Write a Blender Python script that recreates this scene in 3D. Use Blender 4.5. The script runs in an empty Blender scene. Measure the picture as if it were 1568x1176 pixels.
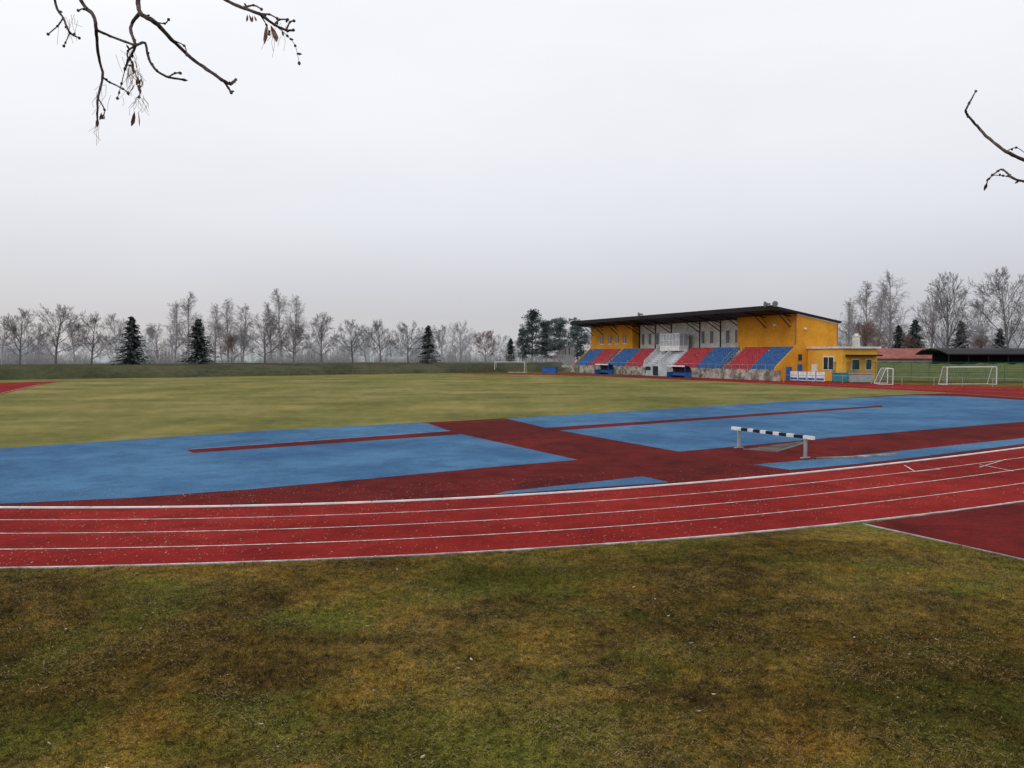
import bpy, math, random
import numpy as np
from mathutils import Vector, Matrix
random.seed(7); rng=np.random.default_rng(7)
S=bpy.context.scene
F=1178.0; H=4.15; VH=543.0
TH=math.atan((588-VH)/F)
def G(u,v,z=0.0):
    # surveyed ground position (metres) of a point measured in the photograph
    x=(u-784)/F; y=-(v-588)/F
    dy=math.cos(TH)+y*math.sin(TH); dz=-math.sin(TH)+y*math.cos(TH)
    t=(z-H)/dz
    return (x*t,dy*t,z)
def at(u,v,d):
    x=(u-784)/F; y=-(v-588)/F
    dy=math.cos(TH)+y*math.sin(TH); dz=-math.sin(TH)+y*math.cos(TH)
    t=d/dy
    return Vector((x*t,d,H+dz*t))
# ---------------------------------------------------------------- materials
def newmat(name,rough=0.8):
    m=bpy.data.materials.new(name); m.use_nodes=True
    nt=m.node_tree; b=nt.nodes['Principled BSDF']; b.inputs['Roughness'].default_value=rough
    b.inputs['Specular IOR Level'].default_value=0.2
    return m,nt,b
def noise(nt,scale,detail=5,rough=0.6,coord=None,dist=0.0):
    n=nt.nodes.new('ShaderNodeTexNoise'); n.inputs['Scale'].default_value=scale
    n.inputs['Detail'].default_value=detail; n.inputs['Roughness'].default_value=rough; n.inputs['Distortion'].default_value=dist
    if coord is not None: nt.links.new(coord,n.inputs['Vector'])
    return n.outputs['Fac']
def ramp(nt,fac,stops):
    r=nt.nodes.new('ShaderNodeValToRGB'); e=r.color_ramp.elements
    while len(e)<len(stops): e.new(0.5)
    for i,(p,c) in enumerate(stops):
        e[i].position=p; e[i].color=(c[0],c[1],c[2],1)
    nt.links.new(fac,r.inputs['Fac']); return r.outputs['Color']
def mix(nt,fac,a,b,mode='MIX'):
    n=nt.nodes.new('ShaderNodeMix'); n.data_type='RGBA'; n.blend_type=mode
    for s,val in ((n.inputs['Factor'],fac),(n.inputs[6],a),(n.inputs[7],b)):
        if hasattr(val,'links'): nt.links.new(val,s)
        elif isinstance(val,(int,float)): s.default_value=val
        else: s.default_value=(val[0],val[1],val[2],1)
    return n.outputs[2]
def wcoord(nt):
    g=nt.nodes.new('ShaderNodeNewGeometry'); return g.outputs['Position']
def scaled(nt,co,s,rz=0.0):
    mp=nt.nodes.new('ShaderNodeMapping'); mp.inputs['Scale'].default_value=s; mp.inputs['Rotation'].default_value=(0,0,rz); nt.links.new(co,mp.inputs['Vector']); return mp.outputs['Vector']
def bump(nt,b,h,strength=0.3,dist=0.02):
    n=nt.nodes.new('ShaderNodeBump'); n.inputs['Strength'].default_value=strength; n.inputs['Distance'].default_value=dist
    nt.links.new(h,n.inputs['Height']); nt.links.new(n.outputs['Normal'],b.inputs['Normal'])
def mottled(name,c1,c2,scale=1.0,rough=0.8,lo=0.40,hi=0.60,fine=None):
    m,nt,b=newmat(name,rough); co=wcoord(nt)
    c=ramp(nt,noise(nt,scale,6,0.6,co),[(lo,c1),(hi,c2)])
    if fine: c=mix(nt,fine[1],c,ramp(nt,noise(nt,fine[0],3,0.6,co),[(0.35,(0.35,)*3),(0.65,(1.3,)*3)]),'MULTIPLY')
    nt.links.new(c,b.inputs['Base Color']); return m
def flat(name,c,rough=0.7):
    return mottled(name,tuple(x*0.82 for x in c),tuple(min(1,x*1.08) for x in c),1.7,rough)
def turf(nt,co,g=1.0):
    n0=noise(nt,0.16,4,0.55,co,.4); n1=noise(nt,0.42,7,0.62,co,.5); n2=noise(nt,2.1,6,0.65,co); n4=noise(nt,0.3,5,0.6,scaled(nt,co,(1,1.3,1),.9)); n5=noise(nt,8,4,.7,co)
    a=ramp(nt,n1,[(0.36,(0.042,0.027,0.013)),(0.45,(0.088,0.066,0.021)),(0.53,(0.135,0.103,0.025)),(0.63,(0.25,0.148,0.03))])
    c=ramp(nt,n2,[(0.38,(0.038,0.026,0.013)),(0.49,(0.118,0.090,0.024)),(0.62,(0.25,0.17,0.045))])
    col=mix(nt,0.45,a,c)
    gr=ramp(nt,n4,[(0.47,(0,0,0)),(0.61,(.6,.6,.6))])
    col=mix(nt,gr,col,(0.088,0.115,0.020))
    dk=ramp(nt,n0,[(0.40,(.60,.55,.52)),(0.56,(1.10,1.07,1.02))])
    col=mix(nt,1.0,col,dk,'MULTIPLY')
    return mix(nt,1.0,col,ramp(nt,n5,[(.36,(.48,.45,.43)),(.5,(1,1,1)),(.66,(1.5,1.4,1.35))]),'MULTIPLY')
M={}
m,nt,b=newmat('verge_grass',.95); co=wcoord(nt); b.inputs['Specular IOR Level'].default_value=.03
col=turf(nt,co); n3=noise(nt,26,4,.7,co)
col=mix(nt,.75,col,ramp(nt,n3,[(.36,(.22,)*3),(.5,(.95,)*3),(.66,(1.8,)*3)]),'MULTIPLY')
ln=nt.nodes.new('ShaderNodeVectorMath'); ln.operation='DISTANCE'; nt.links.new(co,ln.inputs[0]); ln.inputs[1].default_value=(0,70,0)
mr=nt.nodes.new('ShaderNodeMapRange'); mr.inputs['From Min'].default_value=110; mr.inputs['From Max'].default_value=300; nt.links.new(ln.outputs['Value'],mr.inputs['Value'])  # distant ground fades to pale grey: haze painted into the base colour
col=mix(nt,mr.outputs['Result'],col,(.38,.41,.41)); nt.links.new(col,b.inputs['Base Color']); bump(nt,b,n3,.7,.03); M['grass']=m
def grassmat(name,dark,mid,straw,patch=0.22,blend=0.6,stripes=0):
    m,nt,b=newmat(name,0.95); co=wcoord(nt)
    b.inputs['Specular IOR Level'].default_value=0.03
    n1=noise(nt,patch,7,0.62,co); n2=noise(nt,0.9,6,0.65,co); n3=noise(nt,22,4,0.7,co)
    a=ramp(nt,n1,[(0.40,dark),(0.5,mid),(0.60,straw)])
    c=ramp(nt,n2,[(0.38,dark),(0.5,mid),(0.62,straw)])
    col=mix(nt,0.4,a,c)
    if stripes:
        st=ramp(nt,noise(nt,1.0,3,.5,scaled(nt,co,(.012,.16,1),.08)),[(.42,(.88,.90,.86)),(.58,(1.07,1.05,1.03))])
        col=mix(nt,1.0,col,st,'MULTIPLY')
        st=ramp(nt,noise(nt,1.0,3,.5,scaled(nt,co,(.13,.012,1),.42)),[(.44,(.90,.93,.88)),(.56,(1.06,1.04,1.02))])
        col=mix(nt,1.0,col,st,'MULTIPLY')
    col=mix(nt,blend,col,ramp(nt,n3,[(0.36,(0.35,)*3),(0.5,(0.95,)*3),(0.66,(1.5,)*3)]),'MULTIPLY')
    nt.links.new(col,b.inputs['Base Color']); bump(nt,b,n3,0.6,0.03); return m
M['infield']=grassmat('infield_grass',(0.125,0.125,0.040),(0.188,0.175,0.058),(0.27,0.225,0.092),patch=0.11,blend=0.45,stripes=1)
M['bank']=grassmat('bank_grass',(0.040,0.045,0.025),(0.065,0.070,0.037),(0.10,0.095,0.055),patch=0.1)
M['bankg']=grassmat('green_bank_grass',(0.065,0.09,0.03),(0.10,0.13,0.045),(0.15,0.16,0.07),patch=0.1)
def rubber(name,c1,c2,wet,wetlo=.58,spec=0.04,var=.85):
    m,nt,b=newmat(name,0.9); co=wcoord(nt)
    n1=noise(nt,0.13,7,0.6,co,.3); n2=noise(nt,0.9,6,0.65,co,.3); n3=noise(nt,55,3,0.7,co); n4=noise(nt,7,4,.7,co)
    c=ramp(nt,n1,[(0.40,c1),(0.60,c2)])
    c=mix(nt,var,c,ramp(nt,n2,[(0.36,(0.66,)*3),(0.5,(0.97,)*3),(0.64,(1.16,)*3)]),'MULTIPLY')
    c=mix(nt,var*.6,c,ramp(nt,n4,[(0.34,(0.6,)*3),(0.5,(1,)*3),(0.68,(1.35,)*3)]),'MULTIPLY')
    c=mix(nt,0.5,c,ramp(nt,n3,[(0.3,(0.5,)*3),(0.7,(1.4,)*3)]),'MULTIPLY')
    w=ramp(nt,noise(nt,0.33,6,0.6,co,.6),[(wetlo,(0,0,0)),(wetlo+.06,(var,)*3)])
    c=mix(nt,w,c,wet)
    nt.links.new(c,b.inputs['Base Color'])
    b.inputs['Specular IOR Level'].default_value=spec
    bump(nt,b,n3,0.5,0.008); return m
M['red']=rubber('red_tartan',(0.195,0.013,0.011),(0.27,0.021,0.017),(0.155,0.011,0.009),.57,.04,.65)
M['dred']=rubber('dark_red_tartan',(0.095,0.011,0.010),(0.145,0.014,0.013),(0.068,0.009,0.009),.56)
M['blue']=rubber('blue_tartan',(0.042,0.115,0.235),(0.074,0.182,0.318),(0.036,0.095,0.195),.57,.06,.5)
M['line']=mottled('line_paint',(0.46,0.40,0.40),(0.82,0.79,0.79),3,0.6,fine=(25,0.6))
M['white']=flat('white_paint',(0.80,0.80,0.80))
M['black']=flat('black_paint',(0.015,0.015,0.017),0.5)
M['steel']=flat('galvanised_steel',(0.33,0.34,0.35),0.45)
M['dsteel']=flat('weathered_rail',(0.17,0.18,0.18),0.6)
M['orange']=mottled('orange_render',(0.62,0.27,0.024),(0.74,0.34,0.034),0.35,0.85,fine=(3,0.18))
M['orange2']=mottled('pale_orange_render',(0.76,0.39,0.05),(0.86,0.47,0.07),0.4,0.85,fine=(2,.12))
M['whitewall']=mottled('white_render',(0.60,0.59,0.55),(0.80,0.79,0.76),0.5,0.85,fine=(2,.12))
M['stair']=mottled('grey_blue_concrete',(0.40,0.43,0.46),(0.62,0.64,0.67),0.5,0.85)
M['roof']=flat('dark_roof_metal',(0.018,0.015,0.020),0.6)
M['seatred']=mottled('red_seats',(0.38,0.04,0.055),(0.54,0.085,0.10),2,0.5)
M['seatblue']=mottled('blue_seats',(0.04,0.12,0.31),(0.07,0.19,0.43),2,0.5)
M['conc']=mottled('stained_concrete',(0.17,0.15,0.125),(0.50,0.46,0.40),0.7,0.9,fine=(2.2,0.6))
M['edge']=mottled('edging_concrete',(0.20,0.18,0.17),(0.45,0.43,0.42),1.5,0.9)
M['glass']=flat('window_glass',(0.035,0.045,0.055),0.15)
M['blind']=flat('window_blinds',(0.18,0.20,0.23),0.4)
M['pglass']=flat('pale_glass',(0.42,0.47,0.52),0.2)
M['bark']=mottled('dark_bark',(0.045,0.032,0.030),(0.11,0.08,0.072),9,0.9,fine=(160,.5))
M['bark_h']=mottled('haze_tint_bark',(0.125,0.115,0.118),(0.19,0.175,0.178),0.5,0.9)  # mist is painted into the bark colour, there is no fog volume
M['bark_p']=mottled('pale_haze_tint_bark',(0.26,0.25,0.26),(0.35,0.335,0.345),0.5,0.9)  # paler bark for trees further back and scrub, more haze in the colour
M['bark_b']=mottled('haze_tint_birch',(0.28,0.265,0.27),(0.39,0.37,0.375),0.5,0.9)  # birch colour includes painted haze
M['bark_f']=mottled('far_haze_tint',(0.43,0.435,0.455),(0.51,0.515,0.535),0.2,0.9)  # strongest painted haze, shared by the farthest trees and houses
M['bark_br']=mottled('brown_twigs',(0.16,0.11,0.10),(0.25,0.18,0.16),1,0.9)
M['spruce']=mottled('spruce_needles',(0.065,0.078,0.078),(0.14,0.155,0.15),0.9,0.9)  # spruce and pine needles lightened, haze painted into their colour
M['pine']=mottled('pine_needles',(0.045,0.065,0.07),(0.115,0.14,0.14),0.7,0.9)
M['leaf']=mottled('dry_leaf',(0.20,0.14,0.09),(0.60,0.52,0.44),14,0.8)
M['seed']=mottled('dry_seed_wing',(0.12,0.055,0.04),(0.30,0.17,0.12),60,0.7)
M['redroof']=mottled('red_roof_tiles',(0.25,0.09,0.08),(0.35,0.13,0.11),1,0.8)
M['turq']=flat('turquoise_paint',(0.06,0.26,0.31))
M['dgreen']=flat('dark_green_paint',(0.04,0.10,0.07))
M['doorblue']=flat('blue_board',(0.03,0.13,0.42))
M['net']=flat('net_cord',(0.45,0.46,0.46))
M['brickh']=flat('haze_tint_house_wall',(0.42,0.38,0.35))  # wall colour paled to suggest mist in front of it
# ---------------------------------------------------------------- mesh helpers
def mk(name,verts,faces,mat,parent=None,smooth=False):
    me=bpy.data.meshes.new(name); me.from_pydata([tuple(v) for v in verts],[],faces); me.update()
    o=bpy.data.objects.new(name,me); S.collection.objects.link(o)
    for m in (mat if isinstance(mat,list) else [mat]): me.materials.append(M[m] if isinstance(m,str) else m)
    if smooth:
        for p in me.polygons: p.use_smooth=True
    if parent: o.parent=parent
    return o
def empty(name,loc=(0,0,0),rz=0):
    e=bpy.data.objects.new(name,None); e.location=loc; e.rotation_euler=(0,0,rz); S.collection.objects.link(e); return e
def poly(name,uv,z,mat,parent=None):
    return mk(name,[G(u,v,0)[:2]+(z,) for u,v in uv],[list(range(len(uv)))],mat,parent)
class B:  # box / tube accumulator
    def __init__(s): s.v=[]; s.f=[]; s.mi=[]
    def box(s,a,b,mi=0):
        x0,y0,z0=a; x1,y1,z1=b; n=len(s.v)
        s.v+=[(x0,y0,z0),(x1,y0,z0),(x1,y1,z0),(x0,y1,z0),(x0,y0,z1),(x1,y0,z1),(x1,y1,z1),(x0,y1,z1)]
        s.f+=[(n,n+3,n+2,n+1),(n+4,n+5,n+6,n+7),(n,n+1,n+5,n+4),(n+1,n+2,n+6,n+5),(n+2,n+3,n+7,n+6),(n+3,n,n+4,n+7)]
        s.mi+=[mi]*6
    def tube(s,p,q,r0,r1=None,k=6,mi=0):
        if r1 is None: r1=r0
        p=Vector(p);q=Vector(q); d=(q-p)
        if d.length<1e-6: return
        d.normalize(); a=d.orthogonal().normalized(); c=d.cross(a); n=len(s.v)
        for (o,r) in ((p,r0),(q,r1)):
            for i in range(k):
                t=2*math.pi*i/k; s.v.append(tuple(o+(a*math.cos(t)+c*math.sin(t))*r))
        for i in range(k):
            j=(i+1)%k; s.f.append((n+i,n+j,n+k+j,n+k+i)); s.mi.append(mi)
        if k>3:
            s.f.append(tuple(n+i for i in range(k))[::-1]); s.f.append(tuple(n+k+i for i in range(k))); s.mi+=[mi]*2
    def prism(s,prof,x0,x1,mi=0):
        n=len(s.v);k=len(prof)
        s.v+=[(x0,y,z) for y,z in prof]+[(x1,y,z) for y,z in prof]
        for i in range(k):
            j=(i+1)%k; s.f.append((n+i,n+j,n+k+j,n+k+i)); s.mi.append(mi)
        s.f.append(tuple(n+i for i in range(k))[::-1]); s.f.append(tuple(n+k+i for i in range(k))); s.mi+=[mi]*2
    def quad(s,pts,mi=0):
        n=len(s.v); s.v+=[tuple(p) for p in pts]; s.f.append(tuple(range(n,n+len(pts)))); s.mi.append(mi)
    def done(s,name,mats,parent=None,smooth=False):
        o=mk(name,s.v,s.f,mats if isinstance(mats,list) else [mats],parent,smooth)
        if isinstance(mats,list): o.data.polygons.foreach_set('material_index',s.mi)
        return o
def ribbon(name,pts,width,z,mat,parent=None,h=None):
    P=[np.array(p[:2]) for p in pts]; L=[];R=[]
    for i,p in enumerate(P):
        t=P[min(i+1,len(P)-1)]-P[max(i-1,0)]; t=t/np.linalg.norm(t); n=np.array([-t[1],t[0]])*width/2
        L.append(p+n); R.append(p-n)
    v=[];f=[]
    if h is None:
        for l,r in zip(L,R): v+=[(l[0],l[1],z),(r[0],r[1],z)]
        for i in range(len(P)-1): f.append((2*i,2*i+1,2*i+3,2*i+2))
    else:
        for l,r in zip(L,R): v+=[(l[0],l[1],z),(r[0],r[1],z),(r[0],r[1],z+h),(l[0],l[1],z+h)]
        for i in range(len(P)-1):
            a=4*i;b=a+4
            for j in range(4):
                k=(j+1)%4; f.append((a+j,a+k,b+k,b+j))
    return mk(name,v,f,mat,parent)
# ---------------------------------------------------------------- ground
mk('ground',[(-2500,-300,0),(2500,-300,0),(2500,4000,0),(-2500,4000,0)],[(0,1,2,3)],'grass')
infield=[(-900,700),(-400,706),(0,690),(400,664),(760,645),(1200,618),(1480,606),(1568,602),(1568,596),(1200,583.5),(900,574),(700,571.3),(500,572),(250,575.5),(0,580),(-300,585),(-900,600)]
poly('infield_grass',infield,0.004,'infield')
kp=[(-400,773),(0,779),(350,777),(700,765),(1050,742),(1300,718),(1450,702),(1568,686),(2000,618)]
op=[(-400,873),(0,871),(300,865),(600,853),(900,836),(1100,820),(1320,801),(1568,768),(2000,692)]
pk=np.polyfit([(p[0]-800)/1000 for p in kp],[p[1] for p in kp],5); po=np.polyfit([(p[0]-800)/1000 for p in op],[p[1] for p in op],5)
US=np.linspace(-400,2000,90)
inner=[np.array(G(u,float(np.polyval(pk,(u-800)/1000)))) for u in US]
outer=[np.array(G(u,float(np.polyval(po,(u-800)/1000)))) for u in US]
def lane(t): return [a*(1-t)+b*t for a,b in zip(inner,outer)]
top=[(-400,712),(0,687),(200,673.5),(400,660),(640,647.5),(760,641.5),(1000,628),(1200,615),(1400,603.5),(1480,602),(1568,600),(2000,609)]
tr=empty('running_track')
v=[G(u,w)[:2]+(0.008,) for u,w in top]+[(p[0],p[1],0.008) for p in outer[::-1]]
mk('d_area_surface',v,[list(range(len(v)))],'dred',tr)
v=[];f=[]
for a,b in zip(inner,outer): v+=[(a[0],a[1],0.012),(b[0],b[1],0.012)]
for i in range(len(inner)-1): f.append((2*i,2*i+1,2*i+3,2*i+2))
mk('lanes_surface',v,f,'red',tr)
poly('home_straight',[(600,569.4),(900,573.5),(1050,578),(1200,583),(1300,586),(1400,589),(1568,593),(2000,603),(2000,626),(1568,607),(1480,603),(1400,599),(1300,594),(1200,589),(1050,582),(900,575.5),(600,570.4)],0.012,'red',tr)
poly('far_curve',[(-900,590),(0,586.5),(50,585),(95,584.3),(60,590),(0,604),(-300,650),(-500,690),(-900,700)],0.012,'red',tr)
poly('side_runway',[(1322,803),(1568,769),(2000,694),(2400,740),(2400,1060),(1568,858),(1440,829)],0.010,'dred',tr)
for i,t in enumerate((0.25,0.5,0.75,0.99)): ribbon('lane_line_%d'%i,lane(t),0.05 if i<3 else .04,0.018,'line',tr)
ribbon('home_line',[G(u,w) for u,w in [(880,575.6),(1050,582),(1200,588.8),(1300,593.8),(1400,599),(1480,603.5),(1568,609),(2000,634)]],0.12,0.02,'line',tr)
for k in (0.25,0.6): ribbon('home_lane_line',[G(u,a+(b-a)*k) for u,a,b in [(900,573.5,575.5),(1050,578,582),(1200,583,589),(1400,589,599),(1568,593,607),(2000,603,626)]],0.06,0.02,'line',tr)
ribbon('far_curve_line',[G(u,w) for u,w in [(90,585.5),(60,589),(0,602.5),(-300,648)]],0.08,0.02,'line',tr)
for (a,b) in (((1385,713),(1400,722)),((1440,719),(1398,723)),((1500,712),(1552,722)),((1540,704),(1500,716))): ribbon('start_mark',[G(*a),G(*b)],0.05,0.0185,'line',tr)
kb=B(); acc=0
for i in range(len(inner)-1):
    a=Vector(inner[i]);b=Vector(inner[i+1]); L=(b-a).length; n=max(1,int(round(L/1.0)))
    for j in range(n):
        p=a.lerp(b,j/n); q=a.lerp(b,(j+1)/n); d=(q-p).normalized(); acc+=1
        gap=0.035 if acc%4==0 else 0.0
        p2=p; q2=q-d*gap
        s=Vector((-d.y,d.x,0))*0.04
        z0,z1=0.02,0.06; c=[p2-s,q2-s,q2+s,p2+s]; k=len(kb.v)
        kb.v+=[(w.x,w.y,z0) for w in c]+[(w.x,w.y,z1) for w in c]
        kb.f+=[(k,k+3,k+2,k+1),(k+4,k+5,k+6,k+7),(k,k+1,k+5,k+4),(k+1,k+2,k+6,k+5),(k+2,k+3,k+7,k+6),(k+3,k,k+4,k+7)]; kb.mi+=[0]*6
        if acc%4==0: kb.tube((q.x,q.y,0.0),(q.x,q.y,0.05),0.035,0.03,6)
kb.done('track_kerb',['white'])
blue=empty('blue_surface')
poly('left_area',[(-400,712),(0,687),(200,673.5),(400,660),(640,647.5),(655,648.5),(697,663),(885,704.5),(750,716),(560,734),(380,750),(200,763),(0,772),(-200,772),(-400,768)],0.013,'blue',blue)
poly('right_area',[(775,641),(1000,628),(1200,615),(1400,605),(1480,607.5),(1568,613),(1700,623),(1850,633),(1700,638),(1568,646),(1300,668),(1040,692),(843,657)],0.013,'blue',blue)
poly('water_jump_approach',[(1155,712),(1300,699),(1568,671),(1750,650),(1750,655),(1568,680),(1400,701),(1300,712),(1210,720)],0.013,'blue',blue)
poly('kerb_patch',[(775,753),(985,730),(1025,739),(755,758)],0.013,'blue',blue)
rw=empty('runway')
poly('runway_strip',[(285,689.5),(690,660.5),(705,665.5),(296,694)],0.018,'dred',rw)
poly('runway_strip_far',[(833,655.5),(1000,645),(1200,631),(1350,621.3),(1352,623.3),(1200,634.5),(1000,649),(850,660)],0.018,'dred',rw)
ribbon('runway_edge',[G(285,689),G(690,660)],0.03,0.022,'line',rw)
ribbon('track_edging',lane(1.0),0.05,0.0,'edge',None,0.025)
ribbon('runway_edging',[G(1322,803),G(1440,829),G(1568,858),G(2400,1060)],0.05,0.0,'edge',None,0.025)
# ---------------------------------------------------------------- grass blades + litter
ox=np.array([p[0] for p in outer]); oy=np.array([p[1] for p in outer])
e0=np.array(G(1322,803)[:2]); e1=np.array(G(1568,858)[:2])
def scatter(N,y0=6.5,dy=10.5):
    y=y0+dy*rng.random(N)**0.85; x=(rng.random(N)*2-1)*(y*0.72+1.0); lim=np.interp(x,ox,oy)
    side=(e1[0]-e0[0])*(y-e0[1])-(e1[1]-e0[1])*(x-e0[0])
    keep=(y<lim+0.03*rng.random(N))&~((side>0)&(x>e0[0])); return x[keep],y[keep]
x,y=scatter(300000); n=len(x)
tuft=0.55+0.45*np.sin(x*2.3+np.sin(y*1.7)*2)*np.cos(y*2.9+np.sin(x*1.3)*2)
hh=(0.014+0.045*rng.random(n)**1.5)*(.6+.7*tuft); ang=rng.random(n)*6.283; w=0.003+0.005*rng.random(n)
lean=(rng.random((n,2))-0.5)*0.09
V=np.zeros((n,3,3)); V[:,0]=np.stack([x-np.cos(ang)*w,y-np.sin(ang)*w,np.zeros(n)],1); V[:,1]=np.stack([x+np.cos(ang)*w,y+np.sin(ang)*w,np.zeros(n)],1)
V[:,2]=np.stack([x+lean[:,0],y+lean[:,1],hh],1)
def bigtri(name,V,mat,k=3):
    n=V.shape[0]; me=bpy.data.meshes.new(name); me.vertices.add(n*k); me.vertices.foreach_set('co',V.reshape(-1).astype(np.float32))
    me.loops.add(n*k); me.loops.foreach_set('vertex_index',np.arange(n*k,dtype=np.int32))
    me.polygons.add(n); me.polygons.foreach_set('loop_start',np.arange(0,n*k,k,dtype=np.int32))
    try: me.polygons.foreach_set('loop_total',np.full(n,k,dtype=np.int32))
    except Exception: pass
    me.update(calc_edges=True); me.validate(); me.materials.append(M[mat]); o=bpy.data.objects.new(name,me); S.collection.objects.link(o); return o
def blademat(name,mul):
    m,nt,b=newmat(name,0.9); co=wcoord(nt); b.inputs['Specular IOR Level'].default_value=0.06
    c=turf(nt,co)
    c2=ramp(nt,noise(nt,70,2,0.5,co),[(0.34,(0.3*mul,)*3),(0.48,(1.1*mul,1.1*mul,1.0*mul)),(0.58,(1.8*mul,1.7*mul,1.6*mul)),(0.68,(3.2*mul,2.9*mul,2.8*mul))])
    nt.links.new(mix(nt,1.0,c,c2,'MULTIPLY'),b.inputs['Base Color']); return m
M['blade']=blademat('grass_blades',1.0)
bigtri('grass',V,'blade')
# matted dead stalks lying in the turf
M['straw']=mottled('dead_straw',(0.10,0.07,0.03),(0.33,0.24,0.12),40,.9)
x,y=scatter(70000,6.4,9.5); cl_=np.sin(x*1.1+2*np.sin(y*.8))*np.cos(y*1.3+1.7*np.sin(x*.6+1))+.5*np.sin(x*3.7+y*2.9)
k_=cl_+.7*rng.standard_normal(len(x))>.45; x=x[k_]; y=y[k_]; n=len(x)
a=rng.random(n)*6.283; L=.010+.020*rng.random(n); w=.0024+.002*rng.random(n); z=.012+.02*rng.random(n)
V=np.zeros((n,4,3)); ca,sa=np.cos(a),np.sin(a)
for i,(lx,ly) in enumerate(((-1,-1),(1,-1),(1,1),(-1,1))):
    V[:,i,0]=x+lx*L*ca-ly*w*sa; V[:,i,1]=y+lx*L*sa+ly*w*ca; V[:,i,2]=z+lx*L*.35*np.sin(a*3)
bigtri('dead_grass_stalks',V,'straw',4)
def leaves(name,P,size,mat,zs=0.03):
    n=len(P); a=rng.random(n)*6.283; sz=size*(0.4+1.1*rng.random(n)**2); ca,sa=np.cos(a),np.sin(a)
    V=np.zeros((n,4,3)); 
    for i,(lx,ly,lz) in enumerate(((-1,0,0.15),(0,-0.5,0),(1,0.0,0.35),(0,0.5,0.1))):
        V[:,i,0]=P[:,0]+(lx*ca-ly*sa)*sz; V[:,i,1]=P[:,1]+(lx*sa+ly*ca)*sz; V[:,i,2]=zs+lz*sz*(0.5+rng.random(n))
    return bigtri(name,V,mat,4)
P=[]
while len(P)<8000:
    i=rng.integers(0,len(inner)-1); t=rng.random()*1.5-0.5; p=inner[i]*(1-t)+outer[i]*t; p=p+np.array([rng.random()*.6,rng.random()*.3,0])
    dn=.5+.5*math.sin(p[0]*.9+2*math.sin(p[1]*.7))*math.cos(p[1]*1.1+p[0]*.4)
    if rng.random()<dn: P.append(p)
leaves('fallen_leaves',np.array(P),0.018,'leaf',0.022)
P=np.array([[ (random.random()*2-1)*(yy*0.7),yy,0] for yy in [6.8+8*random.random() for _ in range(70)]])
leaves('fallen_leaves',P,0.030,'leaf',0.025)
# ---------------------------------------------------------------- steeplechase barrier + water jump
hb=empty('steeplechase_barrier')
pl=Vector(G(1131,686)); pr=Vector(G(1233,702)); d=(pr-pl).normalized(); sd=Vector((-d.y,d.x,0))
st=B()
def obox(bb,c,dx,dy,lx,ly,z0,z1,mi=0):
    k=len(bb.v)
    for z in (z0,z1):
        for a,b2 in ((-1,-1),(1,-1),(1,1),(-1,1)):
            p=c+dx*lx/2*a+dy*ly/2*b2; bb.v.append((p.x,p.y,z))
    bb.f+=[(k,k+3,k+2,k+1),(k+4,k+5,k+6,k+7),(k,k+1,k+5,k+4),(k+1,k+2,k+6,k+5),(k+2,k+3,k+7,k+6),(k+3,k,k+4,k+7)]; bb.mi+=[mi]*6
for p in (pl,pr):
    obox(st,p,d,sd,0.10,0.10,0.0,0.79); obox(st,p,d,sd,0.12,0.45,0.012,0.05)
st.done('posts',['steel'],hb)
bm=B(); a=pl-d*0.42; L=(pr-pl).length+0.84; cur=0
ws=[0.62,0.42,0.34,0.42,0.34,0.42,0.34,0.42,0.4,0.5,0.5]; tot=sum(ws)
for i,w in enumerate(ws):
    w=w*L/tot; c=a+d*(cur+w/2); obox(bm,c,d,sd,w,0.13,0.792,0.92,0 if i%2==0 else 1); cur+=w
bm.done('striped_beam',['white','black'],hb)
wj=empty('water_jump_pit')
poly('pit_cover',[(1138,688.5),(1190,692.5),(1236,678),(1225,676.5)],0.020,mottled('pit_mud',(0.05,0.035,0.03),(0.12,0.09,0.08),1.2),wj)
ribbon('pit_frame',[G(1138,688.5),G(1190,692.5),G(1236,678)],0.06,0.008,'dsteel',wj,0.04)
ribbon('timber_plank',[G(1248,703.5),G(1300,701.5),G(1372,697)],0.16,0.013,'conc',None,0.06)
# ---------------------------------------------------------------- grandstand (local x=-s along the front, y=w into the stand)
A=(42.7,122.0,0); ax=math.atan2(-0.908,0.418)
gs=empty('grandstand',A,ax); LEN=64.5
def rz(w): return 11.75-0.150*(w+1.5)
b=B(); b.prism([(5.0,0),(12.2,0),(12.2,rz(12.2)-.35),(5.0,rz(5)-.35)],-LEN,-0.2); b.done('rear_block',['whitewall'],gs)
b=B(); b.prism([(3.2,0),(4.998,0),(4.998,rz(5)-.36),(3.2,rz(3.2)-.36)],-14,-0.2); b.prism([(3.2,0),(4.998,0),(4.998,rz(5)-.36),(3.2,rz(3.2)-.36)],-LEN,-47); b.done('orange_front_blocks',['orange'],gs)
b=B(); b.prism([(-1.3,0),(12.2,0),(12.2,rz(12.2)-.355),(3.2,rz(3.2)-.355),(3.2,5.7),(-1.3,2.1)],-0.198,0.0); b.done('orange_end_wall',['orange'],gs)
b=B(); b.prism([(-1.3,0),(-1.3,2.1),(3.2,5.7),(3.2,0)],-LEN-0.2,-LEN); b.done('far_end_wall',['orange'],gs)
b=B(); b.prism([(-1.9,rz(-1.9)),(12.6,rz(12.6)),(12.6,rz(12.6)-.3),(3.2,rz(3.2)-.34),(-1.9,rz(-1.9)-.55)],-LEN-0.6,0.35); b.done('roof',['roof'],gs)
b=B(); b.box((-LEN-.6,-2.0,rz(-1.9)-.6),(0.35,-1.9,rz(-1.9)+.12)); b.done('roof_fascia',['roof'],gs)
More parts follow.
